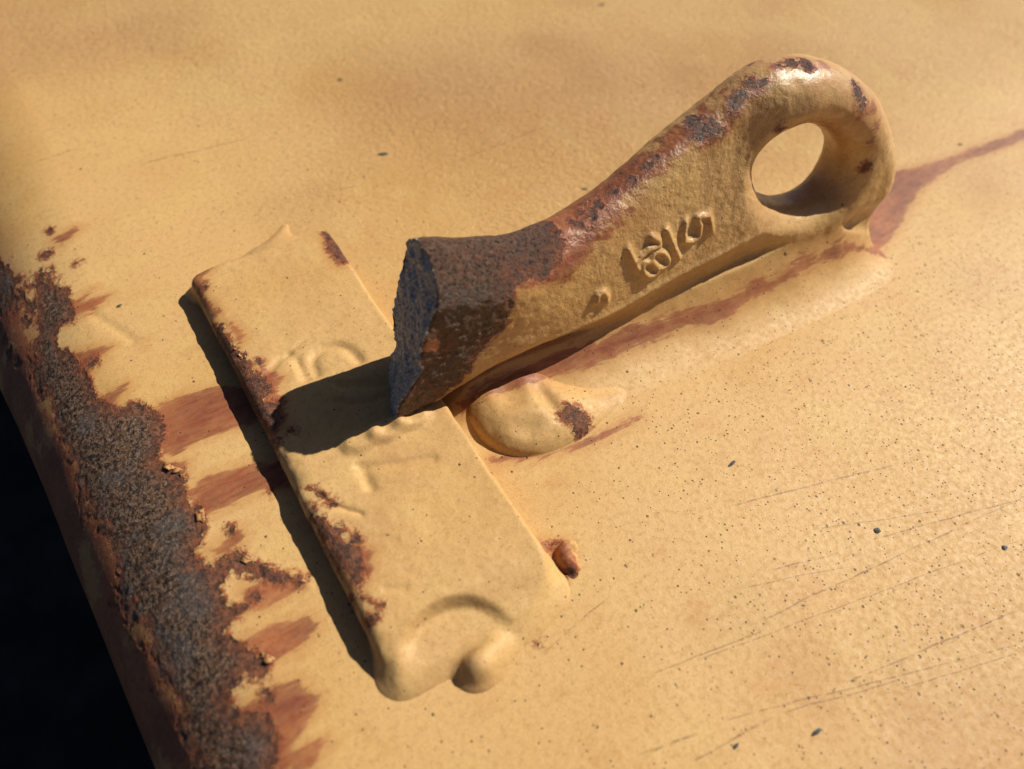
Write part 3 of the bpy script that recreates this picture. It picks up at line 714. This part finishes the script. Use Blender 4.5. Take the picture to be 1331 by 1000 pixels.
lump = mesh_obj('weld_lump', V[u], inv.reshape(FQ.shape), M_WELD, None,
                dict(bare=mb[u], stain_shade=ms[u], pit=np.full(len(u), 0.10), grime_shade=np.clip(0.1 + 0.5 * fbm(V[u], 12, 3, 105), 0, 0.5), peel=np.full(len(u), 0.05), **tones(V[u])))
tag(lump, 'smooth tan painted weld mound with a dark chip, between lever and plate', 'weld')

# ------------------------------------------------------------------ curled chips of paint standing up along the torn edges
def flake_mat():
    g = NT('paint_chip_tan'); v = g.coords()
    c = g.mix(g.ramp(g.noise(v, 0.8, 3), 0.35, 0.65), (0.50, 0.30, 0.10), (0.27, 0.085, 0.04))
    return g.finish(c, 0.55, g.math('MULTIPLY', g.noise(v, 0.5, 2), 0.1), spec=0.3)
M_FLAKE = flake_mat()
frng = np.random.default_rng(7)
def flake(parent, p, zb, out, size):
    """a chip hinged on the sound paint at p and lifting towards the bare side (direction -out)"""
    n_ = 4; L = size * frng.uniform(0.6, 1.1); Wd = size * frng.uniform(0.7, 1.6); curl = frng.uniform(0.15, 0.8); tks = 0.18
    d = -np.asarray(out, float); t = np.array([-d[1], d[0]])
    rows = []; x = -0.5; z = zb - 0.05; an = 0.10
    for i in range(n_):
        wv = Wd * (1 - 0.25 * i * frng.uniform(0.3, 1.1)) * 0.5
        for sgn in (-1, 1):
            q = p + d * (x + frng.uniform(-0.2, 0.2)) + t * sgn * wv * frng.uniform(0.7, 1.2)
            rows.append((q[0], q[1], z))
        an += curl / n_; x += L / n_ * math.cos(an); z += L / n_ * math.sin(an)
    up = np.array(rows); lo = up - np.array([0, 0, tks])
    V_ = np.vstack([up, lo]); m = len(up); F_ = []
    for i in range(n_ - 1):
        a_, b_, c_, e_ = 2*i, 2*i+1, 2*i+3, 2*i+2
        F_ += [(a_, b_, c_, e_), (m+a_, m+e_, m+c_, m+b_), (a_, e_, m+e_, m+a_), (b_, m+b_, m+c_, c_)]
    F_ += [(0, m, m+1, 1), (m-2, m-1, 2*m-1, 2*m-2)]
    mesh_obj('paint_flake', V_, np.array(F_), M_FLAKE, parent)
def edge_flakes(parent, poly, zf, count, lo, hi, keep):
    poly = np.asarray(poly, float); area = 0.5 * np.sum(poly[:, 0] * np.roll(poly[:, 1], -1) - poly[:, 1] * np.roll(poly[:, 0], -1))
    made = 0; tries = 0
    while made < count and tries < 400:
        tries += 1
        i = frng.integers(len(poly)); a_, b_ = poly[i], poly[(i + 1) % len(poly)]
        e = b_ - a_; L = np.hypot(*e)
        if L < 0.8 or frng.random() > L / 9: continue
        p = a_ + e * frng.random(); nrm_ = np.array([e[1], -e[0]]) / L * (1 if area > 0 else -1)
        if not keep(p): continue
        flake(parent, p, zf, nrm_, frng.uniform(lo, hi)); made += 1
edge_flakes(panel, panel_pts(BARE_PX), 0.05, 9, 2.2, 4.2, lambda p: p[0] > xb(p[1]) - 1 and 50 < p[1] < 215)
for q, c_ in zip(PLATE_BARE[:3], (5, 12, 12)): edge_flakes(plate, tz(q), T_PLATE - 0.25, c_, 0.9, 2.2, lambda p: p[0] > 13.5)

# ------------------------------------------------------------------ loose grit lying on the panel
M_G1 = grit_mat('dark_grit', (0.03, 0.03, 0.03), (0.11, 0.11, 0.11))
M_G2 = grit_mat('pale_grit', (0.06, 0.065, 0.07), (0.30, 0.31, 0.32))
M_G3 = grit_mat('olive_grit', (0.04, 0.04, 0.02), (0.12, 0.11, 0.06))
GRIT = [((1140,690),2.3,(1.0,.9,.5),M_G1,'dark angular grit crumb by the long scratches right of the plate'),
        ((1306,712),2.2,(1.0,.7,.6),M_G2,'pale grey grit crumb at the right edge of the panel'),
        ((952,602),2.6,(1.5,.5,.3),M_G1,'dark elongated grit flake in front of the lever on the bare flat'),
        ((1061,952),2.4,(1.5,.6,.4),M_G1,'dark elongated grit crumb near the bottom edge, the rightmost there'),
        ((956,970),2.0,(1.4,.5,.4),M_G1,'small dark grit crumb near the bottom edge left of a similar one'),
        ((498,201),3.4,(1.5,.6,.4),M_G3,'olive grey crumb on the panel above the broken end of the lever'),
        ((782,7),3.6,(1.4,.6,.4),M_G3,'dark crumb at the very top edge of the picture'),
        ((442,104),2.6,(1.1,.6,.4),M_G3,'small olive crumb high on the panel, upper left of the lever'),
        ((760,246),2.4,(1.5,.5,.3),M_G3,'small flat crumb just behind the sloping shank of the lever'),
        ((155,398),1.7,(1.3,.7,.4),M_G3,'tiny dark crumb between the rusted edge and the plate corner'),
        ((1248,188),2.6,(1.3,.5,.3),M_G3,'small green grey crumb beside the brown streak right of the eye'),
        ((668,838),2.2,(1.5,.7,.35),M_G1,'dark crumb beside the lower right weld of the plate'),
        ((1177,503),0.9,(1.0,.8,.6),M_G1,'tiny black speck of grit on the flat right of the lever')]
rng = random.Random(4)
for (px, size, sc_, mt, lb_) in GRIT:
    p = at(*px)
    th = np.linspace(0, 2 * math.pi, 9, endpoint=False)
    vs_ = []
    for zi, rr_ in ((0.0, 0.8), (0.45, 1.0), (0.85, 0.6)):
        for t in th:
            j = rr_ * rng.uniform(0.65, 1.15)
            vs_.append((math.cos(t) * j * size * 0.5 * sc_[0], math.sin(t) * j * size * 0.5 * sc_[1], zi * size * 0.5 * sc_[2] * rng.uniform(0.8, 1.2)))
    fs = []
    for l in range(2):
        for i in range(9):
            fs.append((l * 9 + i, l * 9 + (i + 1) % 9, (l + 1) * 9 + (i + 1) % 9, (l + 1) * 9 + i))
    vs_.append((0, 0, 0.95 * size * 0.5 * sc_[2])); top_i = len(vs_) - 1
    for i in range(0, 9): fs.append((18 + i, 18 + (i + 1) % 9, top_i, top_i))
    me = bpy.data.meshes.new('grit_crumb')
    me.from_pydata([tuple(c * MM for c in v_) for v_ in vs_], [], [f if f[2] != f[3] else f[:3] for f in fs]); me.update()
    me.materials.append(mt)
    o = bpy.data.objects.new('grit_crumb', me); scene.collection.objects.link(o)
    o.location = (p[0] * MM, p[1] * MM, 0.00005); o.rotation_euler = (0, 0, rng.uniform(-0.5, 0.5))
    tag(o, lb_, 'grit', 'loose grit on the panel')
